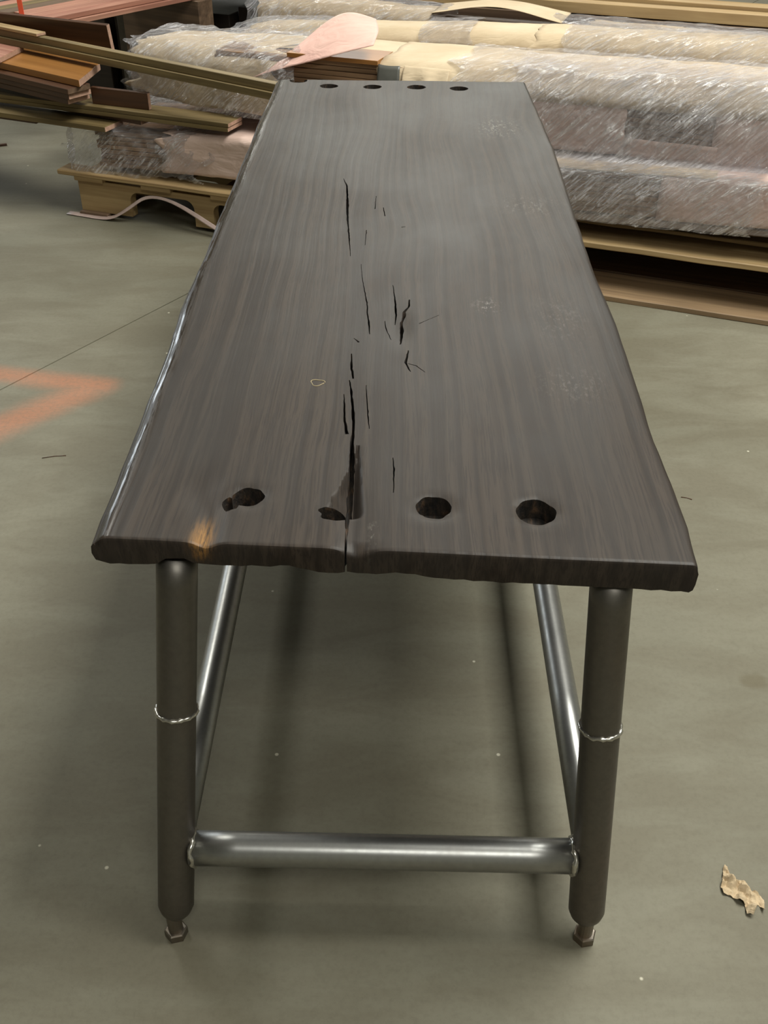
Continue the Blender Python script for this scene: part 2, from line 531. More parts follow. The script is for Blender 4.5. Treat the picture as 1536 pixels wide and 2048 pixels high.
def slab():
    nj = 340
    yfl, yfr, ybl, ybr = 1.146, 1.099, 3.649, 3.624
    tj = np.linspace(0, 1, nj) ** 1.25
    ex = [0.0, 0.0012, 0.003, 0.006, 0.010, 0.016, 0.024]
    topu = np.concatenate([np.array(ex), np.linspace(0.036, 0.33, 30), np.linspace(0.336, 0.47, 36), np.linspace(0.48, 1 - 0.036, 46), 1 - np.array(ex[::-1])])
    V, Fc, raws, glo, scu = [], [], [], [], []
    nl = None
    for j, t in enumerate(tj):
        ynom = yfl + t * (ybl - yfl)
        xl = np.interp(ynom, el[:, 1], el[:, 0])
        xr = np.interp(yfr + t * (ybr - yfr), er[:, 1], er[:, 0])
        # wavy natural edge
        xl += 0.004 * noise.noise(Vector((3.1, ynom * 3.3, 0))) + 0.0015 * noise.noise(Vector((1.1, ynom * 14, 2)))
        xr += 0.004 * noise.noise(Vector((9.1, ynom * 2.6, 0))) + 0.0012 * noise.noise(Vector((5.1, ynom * 13, 2)))
        dfront = t * 2.5
        endr = 0.0
        for dd in (t * 2.5, (1 - t) * 2.5):
            if dd < 0.006:
                endr += 0.005 * (1 - math.sqrt(max(0, 1 - (1 - dd / 0.006) ** 2)))
        loop = []
        for uu in topu:
            x = xl + uu * (xr - xl)
            f = (x + 0.42) / 0.82
            y = (yfl + f * (yfr - yfl)) * (1 - t) + (ybl + f * (ybr - ybl)) * t
            wl = (x - xl); wr = (xr - x)
            z = ZT
            # waney left edge (broad) and eased right edge
            rl = 0.016 + 0.005 * noise.noise(Vector((0, y * 2.2, 5)))
            if wl < rl: z -= 0.009 * (1 - wl / rl) ** 1.7 * rl / 0.016
            if wr < 0.008: z -= 0.006 * (1 - math.sqrt(max(0, 1 - (1 - wr / 0.008) ** 2)))
            z -= endr
            z += 0.0012 * noise.noise(Vector((x * 5, y * 1.5, 0))) - 0.0004
            raw = 0.0
            # torn strip running from the first near hole out to the end
            k = math.exp(-((x + 0.265) / 0.016) ** 2) * (1 - sstep(1.16, 1.27, y))
            z -= 0.010 * k
            raw = max(raw, math.exp(-((x + 0.272) / 0.012) ** 2) * (1 - sstep(1.15, 1.215, y)) * 1.3)
            z -= 0.006 * math.exp(-((x + 0.288) / 0.03) ** 2) * math.exp(-((y - 1.26) / 0.05) ** 2)
            # hollow around the big split
            if 1.20 < y < 1.385:
                q = (1.385 - y) / 0.185
                rag = 0.006 * q * noise.noise(Vector((x * 40, y * 45, 4)))
                xl_, xr_ = -0.064 - 0.046 * q ** 1.2 + rag, -0.060 + 0.014 * q
                rise = sstep(1.20, 1.215, y)
                if xl_ < x < -0.066:
                    z -= rise * (0.008 + 0.020 * q) * ((x - xl_) / (-0.066 - xl_ + 1e-5)) ** 0.9
                elif -0.066 <= x < xr_:
                    z -= rise * (0.008 + 0.020 * q) * ((xr_ - x) / (xr_ + 0.066 + 1e-5)) ** 1.5
            z -= 0.005 * math.exp(-((x + 0.062) / 0.018) ** 2) * (1 - sstep(1.15, 1.36, y))
            # chip at the end just right of the split
            z -= 0.010 * math.exp(-((x + 0.055) / 0.022) ** 2) * (1 - sstep(1.115, 1.15, y))
            # knot hollow in mid slab
            z -= 0.006 * math.exp(-((x - 0.006) / 0.014) ** 2) * math.exp(-((y - 1.81) / 0.07) ** 2)
            # worn rims of the near holes
            for hx, hy, hr in ((0.051, 1.226, 0.0255), (0.197, 1.219, 0.0285), (-0.222, 1.25, 0.024)):
                d = math.hypot(x - hx, y - hy) - hr
                if -0.03 < d < 0.02:
                    z -= 0.004 * math.exp(-(max(d, 0) / 0.006))
            loop.append((x, y, z)); raws.append(min(raw, 1.0)); glo.append(1.0 - sstep(0.012, 0.03, wl) if wl < 0.03 else 0.0)
            scu.append(max([a_ * math.exp(-((x - sx) / rx) ** 2 - ((y - sy) / ry) ** 2) for sx, sy, rx, ry, a_ in SCUFF]))
        fz = math.exp(-dfront / 0.05)
        # right side, underside, left side
        yr = loop[-1][1]; yl = loop[0][1]
        side = []
        zb_r = ZB - 0.001 + bottom_offset(xr) * fz
        side += [(xr + 0.002, yr, ZT - 0.016), (xr + 0.001, yr, ZT - 0.034), (xr - 0.001, yr, zb_r + 0.004), (xr - 0.006, yr, zb_r)]
        for uu in np.linspace(0.98, 0.02, 60):
            x = xl + uu * (xr - xl)
            y = yl + uu * (yr - yl)
            side.append((x, y, ZB + bottom_offset(x) * fz + 0.002 * fz * noise.noise(Vector((x * 60, y * 40, 1)))))
        side += [(xl - 0.003, yl, ZB + 0.004 + bottom_offset(xl) * fz), (xl - 0.007, yl, ZB + 0.018), (xl - 0.006, yl, ZT - 0.016), (xl - 0.002, yl, ZT - 0.0108)]
        raws += [0.0] * len(side); glo += [0.0] * len(side); scu += [0.0] * len(side)
        loop += side
        nl = len(loop)
        V += loop
    for j in range(nj - 1):
        for k in range(nl):
            k2 = (k + 1) % nl
            Fc.append((j * nl + k, j * nl + k2, (j + 1) * nl + k2, (j + 1) * nl + k))
    # end grain: strips between top and underside so the caps stay clean
    nt = len(topu)
    for base, flip in ((0, False), ((nj - 1) * nl, True)):
        top = list(range(base, base + nt))
        bot = [base] + list(reversed(range(base + nt, base + nl))) + [base + nt - 1]
        i = k = 0
        pos = lambda q: V[q][0]
        while i < nt - 1 or k < len(bot) - 1:
            if k == len(bot) - 1 or (i < nt - 1 and pos(top[i + 1]) <= pos(bot[k + 1])):
                tri = (top[i], top[i + 1], bot[k]); i += 1
            else:
                tri = (top[i], bot[k + 1], bot[k]); k += 1
            if len(set(tri)) == 3:
                Fc.append(tri if flip else tuple(reversed(tri)))
    V = [Vector(v) - TO for v in V]
    me = mesh('tabletop', V, Fc)
    bm = bmesh.new(); bm.from_mesh(me)
    bmesh.ops.recalc_face_normals(bm, faces=bm.faces)
    bm.to_mesh(me); bm.free()
    at = me.attributes.new('raw', 'FLOAT', 'POINT')
    at.data.foreach_set('value', raws)
    at = me.attributes.new('gloss', 'FLOAT', 'POINT')
    at.data.foreach_set('value', glo)
    at = me.attributes.new('scuff', 'FLOAT', 'POINT')
    at.data.foreach_set('value', scu)
    return me


def cutter(name, poly, z0, z1):
    n = len(poly)
    V = [Vector((p[0], p[1], z0)) - TO for p in poly] + [Vector((p[0], p[1], z1)) - TO for p in poly]
    Fc = [tuple(range(n)), tuple(range(n, 2 * n))] + [(k, (k + 1) % n, n + (k + 1) % n, n + k) for k in range(n)]
    bm = bmesh.new()
    vs = [bm.verts.new(v) for v in V]
    for f in Fc: bm.faces.new([vs[q] for q in f])
    return bm


def split_poly(px, widths):
    """a split surveyed as image points on the slab's top, with widths in metres"""
    c = [atz(x, y, ZT)[:2] for x, y in px]
    # refine with slight wander
    pts, ws = [], []
    for i in range(len(c) - 1):
        L = max(2, int(np.linalg.norm(c[i + 1] - c[i]) / 0.008))
        for q in range(L):
            s = q / L
            pts.append(c[i] * (1 - s) + c[i + 1] * s); ws.append(widths[i] * (1 - s) + widths[i + 1] * s)
    pts.append(c[-1]); ws.append(widths[-1])
    L_, R_ = [], []
    for i, (p, w) in enumerate(zip(pts, ws)):
        t = pts[min(i + 1, len(pts) - 1)] - pts[max(i - 1, 0)]
        t = t / np.linalg.norm(t); n = np.array([-t[1], t[0]])
        wob = 0.0012 * noise.noise(Vector((p[0] * 90, p[1] * 90, 3)))
        wl = w / 2 * (1 + 0.5 * noise.noise(Vector((p[0] * 70, p[1] * 60, 7)))) + 0.0002
        L_.append(p + n * (wl + wob)); R_.append(p - n * (wl - wob))
    return L_ + R_[::-1]


def hole_poly(x, y, r, ry=None, seed=0, n=22, rough=0.10):
    ry = ry or r
    out = []
    for k in range(n):
        a = 2 * math.pi * k / n
        q = 1 + rough * noise.noise(Vector((math.cos(a) * 1.6 + seed * 3.7, math.sin(a) * 1.6, seed)))
        out.append((x + r * q * math.cos(a), y + ry * q * math.sin(a)))
    return out


mm = 0.001
cutsets = [[], [], []]
near_holes = [(-0.220, 1.252, 0.0235, 0.022), (0.051, 1.228, 0.0255, 0.026), (0.197, 1.221, 0.0285, 0.0295)]
for i, (hx, hy, r, ry) in enumerate(near_holes):
    cutsets[0].append((hole_poly(hx, hy, r, ry, i + 1, 40, 0.13), ZT - 0.036, ZT + 0.02))
for i, (px, py) in enumerate([(597, 161), (658, 172), (745, 173.5), (833, 174.5), (918, 177)]):
    q = atz(px, py, ZT)
    cutsets[0].append((hole_poly(q[0], q[1], 0.030, 0.027, i + 11, 22, 0.08), ZT - 0.036, ZT + 0.02))
# the second near hole has broken out into the split
cutsets[1].append((hole_poly(-0.088, 1.211, 0.024, 0.017, 31, 36, 0.3), ZT - 0.040, ZT + 0.02))
cutsets[1].append((hole_poly(-0.243, 1.232, 0.012, 0.019, 35, 20, 0.3), ZT - 0.026, ZT + 0.02))
CR = [
    ([(687, 357), (694, 372), (695, 407), (695, 437), (698, 469), (701, 512)], [1, 3.5, 6, 4, 3, .6]),
    ([(722, 528), (725, 560), (731, 590), (735, 612), (734, 625), (738, 645), (739, 668)], [.5, 1, 1.6, 2.2, 2, 3, 1.2]),
    ([(786, 570), (791, 609), (792, 629), (790, 648)], [.8, 3, 3.5, .8]),
    ([(819, 599), (817, 614), (808, 622), (808, 630), (803, 641), (804, 661), (801, 687)], [2, 4, 5, 6, 5, 6, 2]),
    ([(817, 700), (814, 713), (811, 725), (821, 743)], [1.5, 3.5, 4, 1]),
    ([(816, 727), (832, 731), (850, 744)], [1.6, 1.8, .6]),
    ([(708, 676), (718, 684)], [1, 3]),
    ([(703, 707), (703, 733), (706, 757)], [1.5, 4, 2.5]),
    ([(688, 788), (689, 837), (694, 868)], [1.0, 3.5, 5]),
    ([(732, 770), (734, 801), (736, 834), (739, 857)], [.6, 1.6, 1.8, .6]),
    ([(786, 915), (788, 938), (787, 985)], [.8, 2.0, .8]),
    ([(770, 642), (772, 658), (782, 679)], [.8, 1.8, .8]),
    ([(733, 460), (730, 490)], [1.5, .6]),
    ([(752, 392), (750, 418)], [.8, 1.6]),
    ([(767, 415), (770, 432)], [1.2, 2.2]),
    ([(838, 647), (878, 630)], [1.4, .5]),
    ([(803, 454), (811, 453)], [2.4, 1.2]),
]
for px, w in CR:
    cutsets[2].append((split_poly(px, [x * mm for x in w]), ZT - 0.030, ZT + 0.02))
# the main split runs right out through the near end
main = split_poly([(699, 760), (703, 788), (706, 821), (707, 853), (704, 886), (703, 930), (700, 975), (696, 1020), (692, 1070), (690, 1105), (690, 1125)],
                  [x * mm for x in (1.5, 4, 4.5, 4, 6, 8, 9, 7, 3.0, 2.4, 2.4)])
cutsets.append([(main, ZT - 0.0425, ZT + 0.02)])

top_me = slab()
top_me.materials.append(M_SLAB)
top_me.materials.append(M_INSIDE)
top = link('tabletop', top_me, None, table)
dg = None
tmp = []
for ci, cs in enumerate(cutsets):
    bm = bmesh.new()
    for poly, z0, z1 in cs:
        b2 = cutter('c', poly, z0, z1)
        mt = bpy.data.meshes.new('c'); b2.to_mesh(mt); b2.free()
        bm.from_mesh(mt); bpy.data.meshes.remove(mt)
    me = from_bm('cutter', bm)
    me.materials.append(M_SLAB); me.materials.append(M_INSIDE)
    me.polygons.foreach_set('material_index', [1] * len(me.polygons))
    co = bpy.data.objects.new('cutter', me)
    COL.objects.link(co); co.parent = table
    tmp.append(co)
    md = top.modifiers.new('cut', 'BOOLEAN')
    md.operation = 'DIFFERENCE'; md.solver = 'EXACT'; md.object = co
    md.material_mode = 'INDEX'
bpy.context.view_layer.update()
dg = bpy.context.evaluated_depsgraph_get()
new = bpy.data.meshes.new_from_object(top.evaluated_get(dg))
top.modifiers.clear()
old = top.data
top.data = new
bpy.data.meshes.remove(old)
for o in tmp:
    mdd = o.data
    bpy.data.objects.remove(o); bpy.data.meshes.remove(mdd)
new.name = 'tabletop'
new.polygons.foreach_set('use_smooth', [True] * len(new.polygons))
try:
    new.set_sharp_from_angle(angle=math.radians(32))
except Exception:
    pass
top['label'] = 'thick dark brown plank top with a long split and a row of bolt holes at each end'

# pale glue ring on the top
gr = atz(635, 765, ZT)
pts = []
for k in range(27):
    a = 2 * math.pi * k / 26 * 0.97
    r = 1 + 0.16 * math.sin(3 * a + 0.6)
    pts.append(Vector((gr[0] + 0.0115 * r * math.cos(a), gr[1] + 0.0105 * r * math.sin(a), ZT - 0.0002)) - TO)
o = link('glue_ring', tube('glue_ring', pts, 0.0007, 6), mat_plain('dried_glue', S(176, 160, 120), 0.5), table)
o['label'] = 'small pale dried glue ring'

LEGS = [((-.373, 1.022), (-.316, 1.178)), ((.324, 1.027), (.299, 1.142)), ((-.373, 3.735), (-.318, 3.632)), ((.324, 3.72), (.297, 3.625))]


def legpt(i, z):
    a, b = LEGS[i]
    t = z / .715
    return Vector((a[0] + (b[0] - a[0]) * t, a[1] + (b[1] - a[1]) * t, z)) - TO


def bead_ring(name, c, axis, R, r, n=44, rag=0.35, seed=0):
    """a lumpy weld bead around a tube"""
    axis = axis.normalized()
    s = axis.cross(Vector((0.3, 0.9, 0.1))).normalized(); u = axis.cross(s)
    V, Fc, m_ = [], [], 8
    for k in range(n):
        a = 2 * math.pi * k / n
        d = s * math.cos(a) + u * math.sin(a)
        rr = r * (1 + rag * noise.noise(Vector((math.cos(a) * 5, math.sin(a) * 5, seed * 3.3))) + 0.25 * math.sin(k * 2.1))
        cc = c + d * R + axis * (r * 0.9 * noise.noise(Vector((math.cos(a) * 2, math.sin(a) * 2, seed * 5 + 9))))
        for q in range(m_):
            b = 2 * math.pi * q / m_
            V.append(cc + d * (rr * math.cos(b)) + axis * (rr * math.sin(b)))
    for k in range(n):
        for q in range(m_):
            k2, q2 = (k + 1) % n, (q + 1) % m_
            Fc.append((k * m_ + q, k2 * m_ + q, k2 * m_ + q2, k * m_ + q2))
    return mesh(name, V, Fc, True)


def hexbolt(name, c, r, z0, z1, rod_r, z2, rot=0.2):
    bm = bmesh.new()
    def ring(rad, z, n, ph): return [bm.verts.new(Vector((c.x + rad * math.cos(ph + 2 * math.pi * k / n), c.y + rad * math.sin(ph + 2 * math.pi * k / n), z))) for k in range(n)]
    rs = [ring(r, z0, 6, rot), ring(r, z1 - 0.002, 6, rot), ring(r * 0.88, z1, 6, rot)]
    bm.faces.new(rs[0]); bm.faces.new(rs[-1])
    for a, b in zip(rs[:-1], rs[1:]):
        for k in range(6): bm.faces.new((a[k], a[(k + 1) % 6], b[(k + 1) % 6], b[k]))
    ra, rb = ring(rod_r, z1 - 0.001, 16, 0), ring(rod_r, z2, 16, 0)
    bm.faces.new(ra); bm.faces.new(rb)
    for k in range(16): bm.faces.new((ra[k], ra[(k + 1) % 16], rb[(k + 1) % 16], rb[k]))
    return from_bm(name, bm)


RL = 0.0300
for i in range(4):
    wz = (0.448, 0.446, 0.45, 0.447)[i]
    zs = [0.046, 0.048, 0.058, 0.070] + list(np.linspace(0.10, 0.712, 14))
    rs = [0.012, 0.019, 0.026, RL] + [RL] * 14
    lg = link('leg', tube('leg', [legpt(i, z) for z in zs], rs, 32), M_LEG, table)
    ax = legpt(i, 0.6) - legpt(i, 0.2)
    w = link('weld_ring', bead_ring('weld_ring', legpt(i, wz), ax, RL + 0.0005, 0.0034, seed=i), M_WELD, lg)
    w['label'] = 'shiny weld bead around the pipe'
    f = legpt(i, 0.03)
    b = link('leveling_bolt', hexbolt('leveling_bolt', legpt(i, 0.012), 0.0195, -TO.z, 0.017, 0.0125, 0.066, 0.25 + i), M_BOLT, lg)
    b['label'] = 'hex head leveling bolt under the leg'
ZR = 0.186


def rail(name, i, j, r, mat, z=ZR):
    a, b = legpt(i, z), legpt(j, z)
    d = (b - a).normalized()
    a2, b2 = a + d * (RL - 0.006), b - d * (RL - 0.006)
    o = link(name, tube(name, [a2 + (b2 - a2) * t for t in np.linspace(0, 1, 9)], r, 32), mat, table)
    for q, (e, dd) in enumerate(((a2 + d * 0.006, d), (b2 - d * 0.006, -d))):
        wd = link('weld_bead', bead_ring('weld_bead', e, dd, r - 0.0005, 0.0042, 36, 0.5, seed=i * 7 + j * 3 + q), M_WELD, o)
    return o


rail('end_stretcher', 0, 1, 0.0285, M_RAIL)
rail('end_stretcher', 2, 3, 0.0285, M_RAIL)
rail('long_rail', 0, 2, 0.0258, M_RAIL)
rail('long_rail', 1, 3, 0.0258, M_RAIL)


# ------------------------------------------------------------------ wrapped bundles of floorboards
def cross(v0, v1, zb, zt, r, rb=None):
    """closed-ish path: foot of front face, up, over the top, down the back; returns points"""
    rb = rb or r * 0.5
    pts = [(v0, zb + (zt - r - zb) * k / 11) for k in range(12)]
    for k in range(1, 10):
        a = math.pi / 2 * k / 9
        pts.append((v0 + r - r * math.cos(a), zt - r + r * math.sin(a)))
    for k in range(1, 10):
        pts.append((v0 + r + (v1 - rb - v0 - r) * k / 10, zt))
    for k in range(0, 7):
        a = math.pi / 2 * k / 6
        pts.append((v1 - rb + rb * math.sin(a), zt - rb + rb * math.cos(a)))
    for k in range(1, 7):
        pts.append((v1, zt - rb + (zb - zt + rb) * k / 6))
    return pts


def sleeve(name, parent, mat, u0, u1, fn, s0=0, s1=1.0, off=0.0, amp=0.006, freq=6.0, seed=0, pinch0=0.0, pinch1=0.0, edge=0.0, nu=None, thick=0.0012):
    """sheet wrapped round the bundle between u0 and u1; fn(u) -> v0, v1, zb, zt, r"""
    nu = nu or max(8, int((u1 - u0) / 0.025))
    ref = cross(*fn((u0 + u1) / 2))
    n = len(ref)
    i0, i1 = int(round(s0 * (n - 1))), int(round(s1 * (n - 1)))
    V, Fc, UVs = [], [], []
    org = Vector(parent.location)
    for a in range(nu + 1):
        t = a / nu
        for k in range(i0, i1 + 1):
            u = u0 + t * (u1 - u0)
            if edge:
                e0 = edge * noise.noise(Vector((k * 0.23, seed, 1.0)))
                e1 = edge * noise.noise(Vector((k * 0.21, seed, 8.0)))
                u += e0 * (1 - t) ** 3 + e1 * t ** 3
            v0, v1, zb, zt, r = fn(u)
            sec = cross(v0, v1, zb, zt, r)
            v, z = sec[k]
            vc, zc = (v0 + v1) / 2, (zb + zt) / 2
            dv, dz = (v - vc) / (v1 - v0), (z - zc) / (zt - zb)
            L = math.hypot(dv, dz) + 1e-6
            nz = noise.fractal(Vector((u * freq, v * freq * 1.3 + seed * 5, z * freq * 1.3)), 0.8, 2.1, 4)
            q = off + amp * nz
            dv, dz = dv / L, dz / L
            pk = 1.0
            if pinch0: pk *= 1 - pinch0 * (1 - sstep(0, 0.09, u - u0))
            if pinch1: pk *= 1 - pinch1 * (1 - sstep(0, 0.09, u1 - u))
            vv = vc + (v - vc) * pk + dv * q
            zz = zc + (z - zc) * pk + dz * q
            V.append(P(u, vv, zz) - org)
            UVs.append((u, k * 0.022 + 0.3 * seed))
    w = i1 - i0 + 1
    for a in range(nu):
        for k in range(w - 1):
            Fc.append((a * w + k, (a + 1) * w + k, (a + 1) * w + k + 1, a * w + k + 1))
    me = mesh(name, V, Fc, True)
    ul = me.uv_layers.new(name='UVMap')
    idx = np.empty(len(me.loops), dtype=np.int32); me.loops.foreach_get('vertex_index', idx)
    ul.data.foreach_set('uv', np.array(UVs, dtype=np.float32)[idx].ravel())
    o = link(name, me, mat, parent)
    if thick:
        md = o.modifiers.new('thickness', 'SOLIDIFY'); md.thickness = thick; md.offset = -1
    return o


def core(parent, u0, u1, fn, layers, cols=3, mat=None, inset=0.012, seed=0, skip_top=0):
    """stacked floorboards inside the wrap, each a board of its own"""
    org = Vector(parent.location)
    rnd = random.Random(seed)
    va, vb, zba, zta, _ = fn(u0); _, _, zbb, ztb, _ = fn(u1)
    slope = math.atan2((zbb - zba), (u1 - u0))
    H = zta - zba - 2 * inset
    th = H / layers
    W = (vb - va - 2 * inset) / cols
    me = box_mesh('floorboard', 0, u1 - u0, 0, W - 0.003, 0, th - 0.0022, 0.0012)
    me.materials.append(mat or M_CORE)
    for l in range(layers - skip_top):
        for c in range(cols):
            o = link('floorboard', me, None, parent)
            p = P(u0 + rnd.uniform(-0.012, 0.012), va + inset + c * W + rnd.uniform(-0.002, 0.002), zba + inset + l * th) - org
            o.matrix_basis = Matrix.Translation(p) @ Matrix.Rotation(BA, 4, 'Z') @ Matrix.Rotation(-slope, 4, 'Y')


# B1: lowest bundle of the near row, tilting a little up to the right
def f1(u): return (0.045, 0.55, 0.197 + 0.038 * u, 0.368 + 0.040 * u, 0.030)


b1 = empty('wrapped_bundle', P(0.1, 0.05, 0.2), 0)
tag(b1, 'lowest paper-wrapped bundle of floorboards on the pallets, film hanging off its left end', 'bundle')
core(b1, 0.10, 3.15, f1, 8, 3, seed=1)
sleeve('paper_wrap', b1, M_PINKK, 0.42, 1.93, f1, 0.02, 1, 0.002, 0.007, 5, 1, edge=0.10)
sleeve('paper_wrap', b1, M_PINKK, 2.42, 3.15, f1, 0.02, 1, 0.002, 0.005, 5, 2, edge=0.015)
sleeve('paper_wrap', b1, M_KRAFT, 1.6, 2.6, f1, 0.33, 1, 0.004, 0.004, 5, 3, edge=0.01)
sleeve('stretch_film', b1, M_FILM, 1.35, 3.15, f1, 0.0, 0.72, 0.016, 0.006, 9, 4, nu=130, thick=0)
sleeve('stretch_film', b1, M_FILM, 1.80, 2.75, f1, 0.0, 0.60, 0.024, 0.006, 10, 5, nu=80, edge=0.05, thick=0)
sleeve('stretch_film', b1, M_FILM, -0.12, 0.62, f1, 0.0, 0.95, 0.012, 0.030, 8, 6, pinch0=0.55, edge=0.12, nu=70, thick=0)


# B2: upper bundle of the near row
def f2(u): return (0.13 + 0.085 * (1 - sstep(0.2, 0.75, u)), 0.50, 0.478, float(np.interp(u, (0.2, 1.2, 2.7), (0.680, 0.714, 0.735))), 0.075)


b2 = empty('wrapped_bundle', P(0.2, 0.3, 0.48), 0)
tag(b2, 'long paper-wrapped bundle with a torn flap exposing boards, topmost of the near row', 'bundle')
core(b2, 0.64, 3.1, lambda u: (0.13, 0.50, 0.478, 0.722, 0.07), 11, 3, seed=2, inset=0.022)
core(b2, 0.27, 0.62, lambda u: (0.215, 0.49, 0.478, 0.69, 0.07), 9, 2, seed=12, inset=0.03)
sleeve('paper_wrap', b2, M_KRAFT, 0.22, 0.92, f2, 0, 1, 0.002, 0.008, 5, 11, pinch0=0.15, edge=0.12)
sleeve('paper_wrap', b2, M_KRAFT, 0.85, 1.40, f2, 0.52, 1, 0.0, 0.003, 5, 15)
sleeve('paper_wrap', b2, M_KRAFT, 1.33, 3.1, f2, 0.24, 1, 0.004, 0.005, 5, 12, edge=0.02)
sleeve('paper_wrap', b2, M_PINKK, 1.50, 2.26, f2, 0.0, 0.27, 0.001, 0.006, 6, 13, edge=0.02)
sleeve('paper_wrap', b2, M_PINKK, 2.26, 2.58, f2, 0.0, 0.09, 0.001, 0.004, 6, 13)
sleeve('paper_wrap', b2, M_PINKK, 2.56, 3.1, f2, 0.0, 0.27, 0.001, 0.006, 6, 14, edge=0.01)
sleeve('stretch_film', b2, M_FILM, 1.62, 3.1, f2, 0.0, 0.72, 0.017, 0.008, 10, 16, nu=140, edge=0.06, thick=0)
sleeve('stretch_film', b2, M_FILM, 1.85, 3.1, f2, 0.0, 0.60, 0.026, 0.007, 10, 18, nu=110, edge=0.08, thick=0)
sleeve('stretch_film', b2, M_FILM, 0.16, 1.0, f2, 0.0, 0.9, 0.022, 0.014, 9, 17, pinch0=0.3, edge=0.12, nu=80, thick=0)


def sheet(name, parent, mat, rows, thick=0.0015, sub=3, uvscale=1.0):
    """smooth sheet through rows of control points given in the bundle frame"""
    org = Vector(parent.location) if parent is not None else Vector((0, 0, 0))
    R_, C_ = len(rows), len(rows[0])
    V = [P(*p) - org for r in rows for p in r]
    Fc = [(i * C_ + j, i * C_ + j + 1, (i + 1) * C_ + j + 1, (i + 1) * C_ + j) for i in range(R_ - 1) for j in range(C_ - 1)]
    me = mesh(name, V, Fc, True)
    ul = me.uv_layers.new(name='UVMap')
    idx = np.empty(len(me.loops), dtype=np.int32); me.loops.foreach_get('vertex_index', idx)
    uvs = np.array([(p[0] * uvscale, p[2] * uvscale + p[1] * .5) for r in rows for p in r], dtype=np.float32)
    ul.data.foreach_set('uv', uvs[idx].ravel())
    o = link(name, me, mat, parent)
    md = o.modifiers.new('sub', 'SUBSURF'); md.levels = sub; md.render_levels = sub; md.boundary_smooth = 'PRESERVE_CORNERS'
    if thick:
        md = o.modifiers.new('thickness', 'SOLIDIFY'); md.thickness = thick; md.offset = 0
    return o


# the torn paper flap, folded up and over the open boards
fl = sheet('torn_flap', b2, M_PINK, [
    [(0.80, 0.13, 0.610), (0.92, 0.12, 0.655), (1.08, 0.11, 0.700), (1.22, 0.11, 0.745), (1.32, 0.12, 0.772)],
    [(0.84, 0.16, 0.640), (0.95, 0.15, 0.700), (1.09, 0.15, 0.755), (1.21, 0.16, 0.790), (1.315, 0.17, 0.795)],
    [(0.88, 0.22, 0.660), (0.99, 0.21, 0.740), (1.10, 0.21, 0.800), (1.20, 0.22, 0.830), (1.30, 0.23, 0.805)],
    [(0.92, 0.27, 0.690), (1.03, 0.26, 0.780), (1.11, 0.26, 0.835), (1.18, 0.26, 0.855), (1.27, 0.27, 0.830)],
])
fl['label'] = 'pink inside of the torn paper flap'
ab = link('floorboard', box_mesh('floorboard', 0, 0.37, 0, 0.16, 0, 0.016, 0.001), M_AMBER, b2)
ab.matrix_basis = Matrix.Translation(P(0.96, 0.135, 0.7005) - Vector(b2.location)) @ Matrix.Rotation(BA, 4, 'Z')
ab['label'] = 'amber finished face of an exposed board'
tp = sheet('tape', b2, M_TAPE, [
    [(1.335, 0.110, 0.58), (1.37, 0.107, 0.58), (1.425, 0.110, 0.58)],
    [(1.335, 0.108, 0.65), (1.38, 0.104, 0.65), (1.425, 0.108, 0.65)],
    [(1.335, 0.130, 0.708), (1.375, 0.127, 0.704), (1.42, 0.130, 0.708)]], 0.001, 2)
tp['label'] = 'dark grey tape holding the torn paper'
# ruffled lower lip of the kraft wrap beside the tape
lip = []
for i in range(5):
    q = i / 4
    lip.append([(1.43 + 0.022 * j, 0.150 - 0.036 * q ** 0.6 - 0.016 * q * (1 + math.sin(j * 1.7)), 0.706 - 0.105 * q * (0.75 + 0.25 * math.sin(j * 0.9 + 0.4))) for j in range(9)])
sheet('paper_lip', b2, M_KRAFT, lip, 0.0015, 2)


# B3, B4: the rows behind
def f3(u): return (0.555, 0.765, 0.50, float(np.interp(u, (0.5, 1.5, 2.65), (0.690, 0.755, 0.780))), 0.060)


b3 = empty('wrapped_bundle', P(0.6, 0.64, 0.5), 0)
tag(b3, 'kraft paper bundle lying directly behind the torn bundle', 'bundle')
core(b3, 0.62, 3.1, lambda u: (0.555, 0.765, 0.50, 0.71, 0.06), 10, 2, seed=3, inset=0.02)
sleeve('paper_wrap', b3, M_KRAFT, 0.52, 1.85, f3, 0, 1, 0.002, 0.007, 4, 21, pinch0=0.15, edge=0.03)
sleeve('paper_wrap', b3, M_KRAFT, 1.80, 3.1, f3, 0, 1, 0.006, 0.007, 4, 22, edge=0.04)
sleeve('stretch_film', b3, M_FILM, 1.92, 3.1, f3, 0, 0.95, 0.022, 0.008, 9, 23, nu=110, edge=0.04, thick=0)
sleeve('stretch_film', b3, M_FILM, 0.47, 1.02, f3, 0, 0.95, 0.020, 0.010, 9, 24, pinch0=0.3, nu=50, edge=0.03, thick=0)
sleeve('stretch_film', b3, M_FILM, 1.34, 1.55, f3, 0, 0.95, 0.016, 0.006, 9, 25, nu=24, edge=0.03, thick=0)


def f4(u): return (0.815, 0.985, 0.52, float(np.interp(u, (0.45, 2.65), (0.768, 0.745))), 0.05)


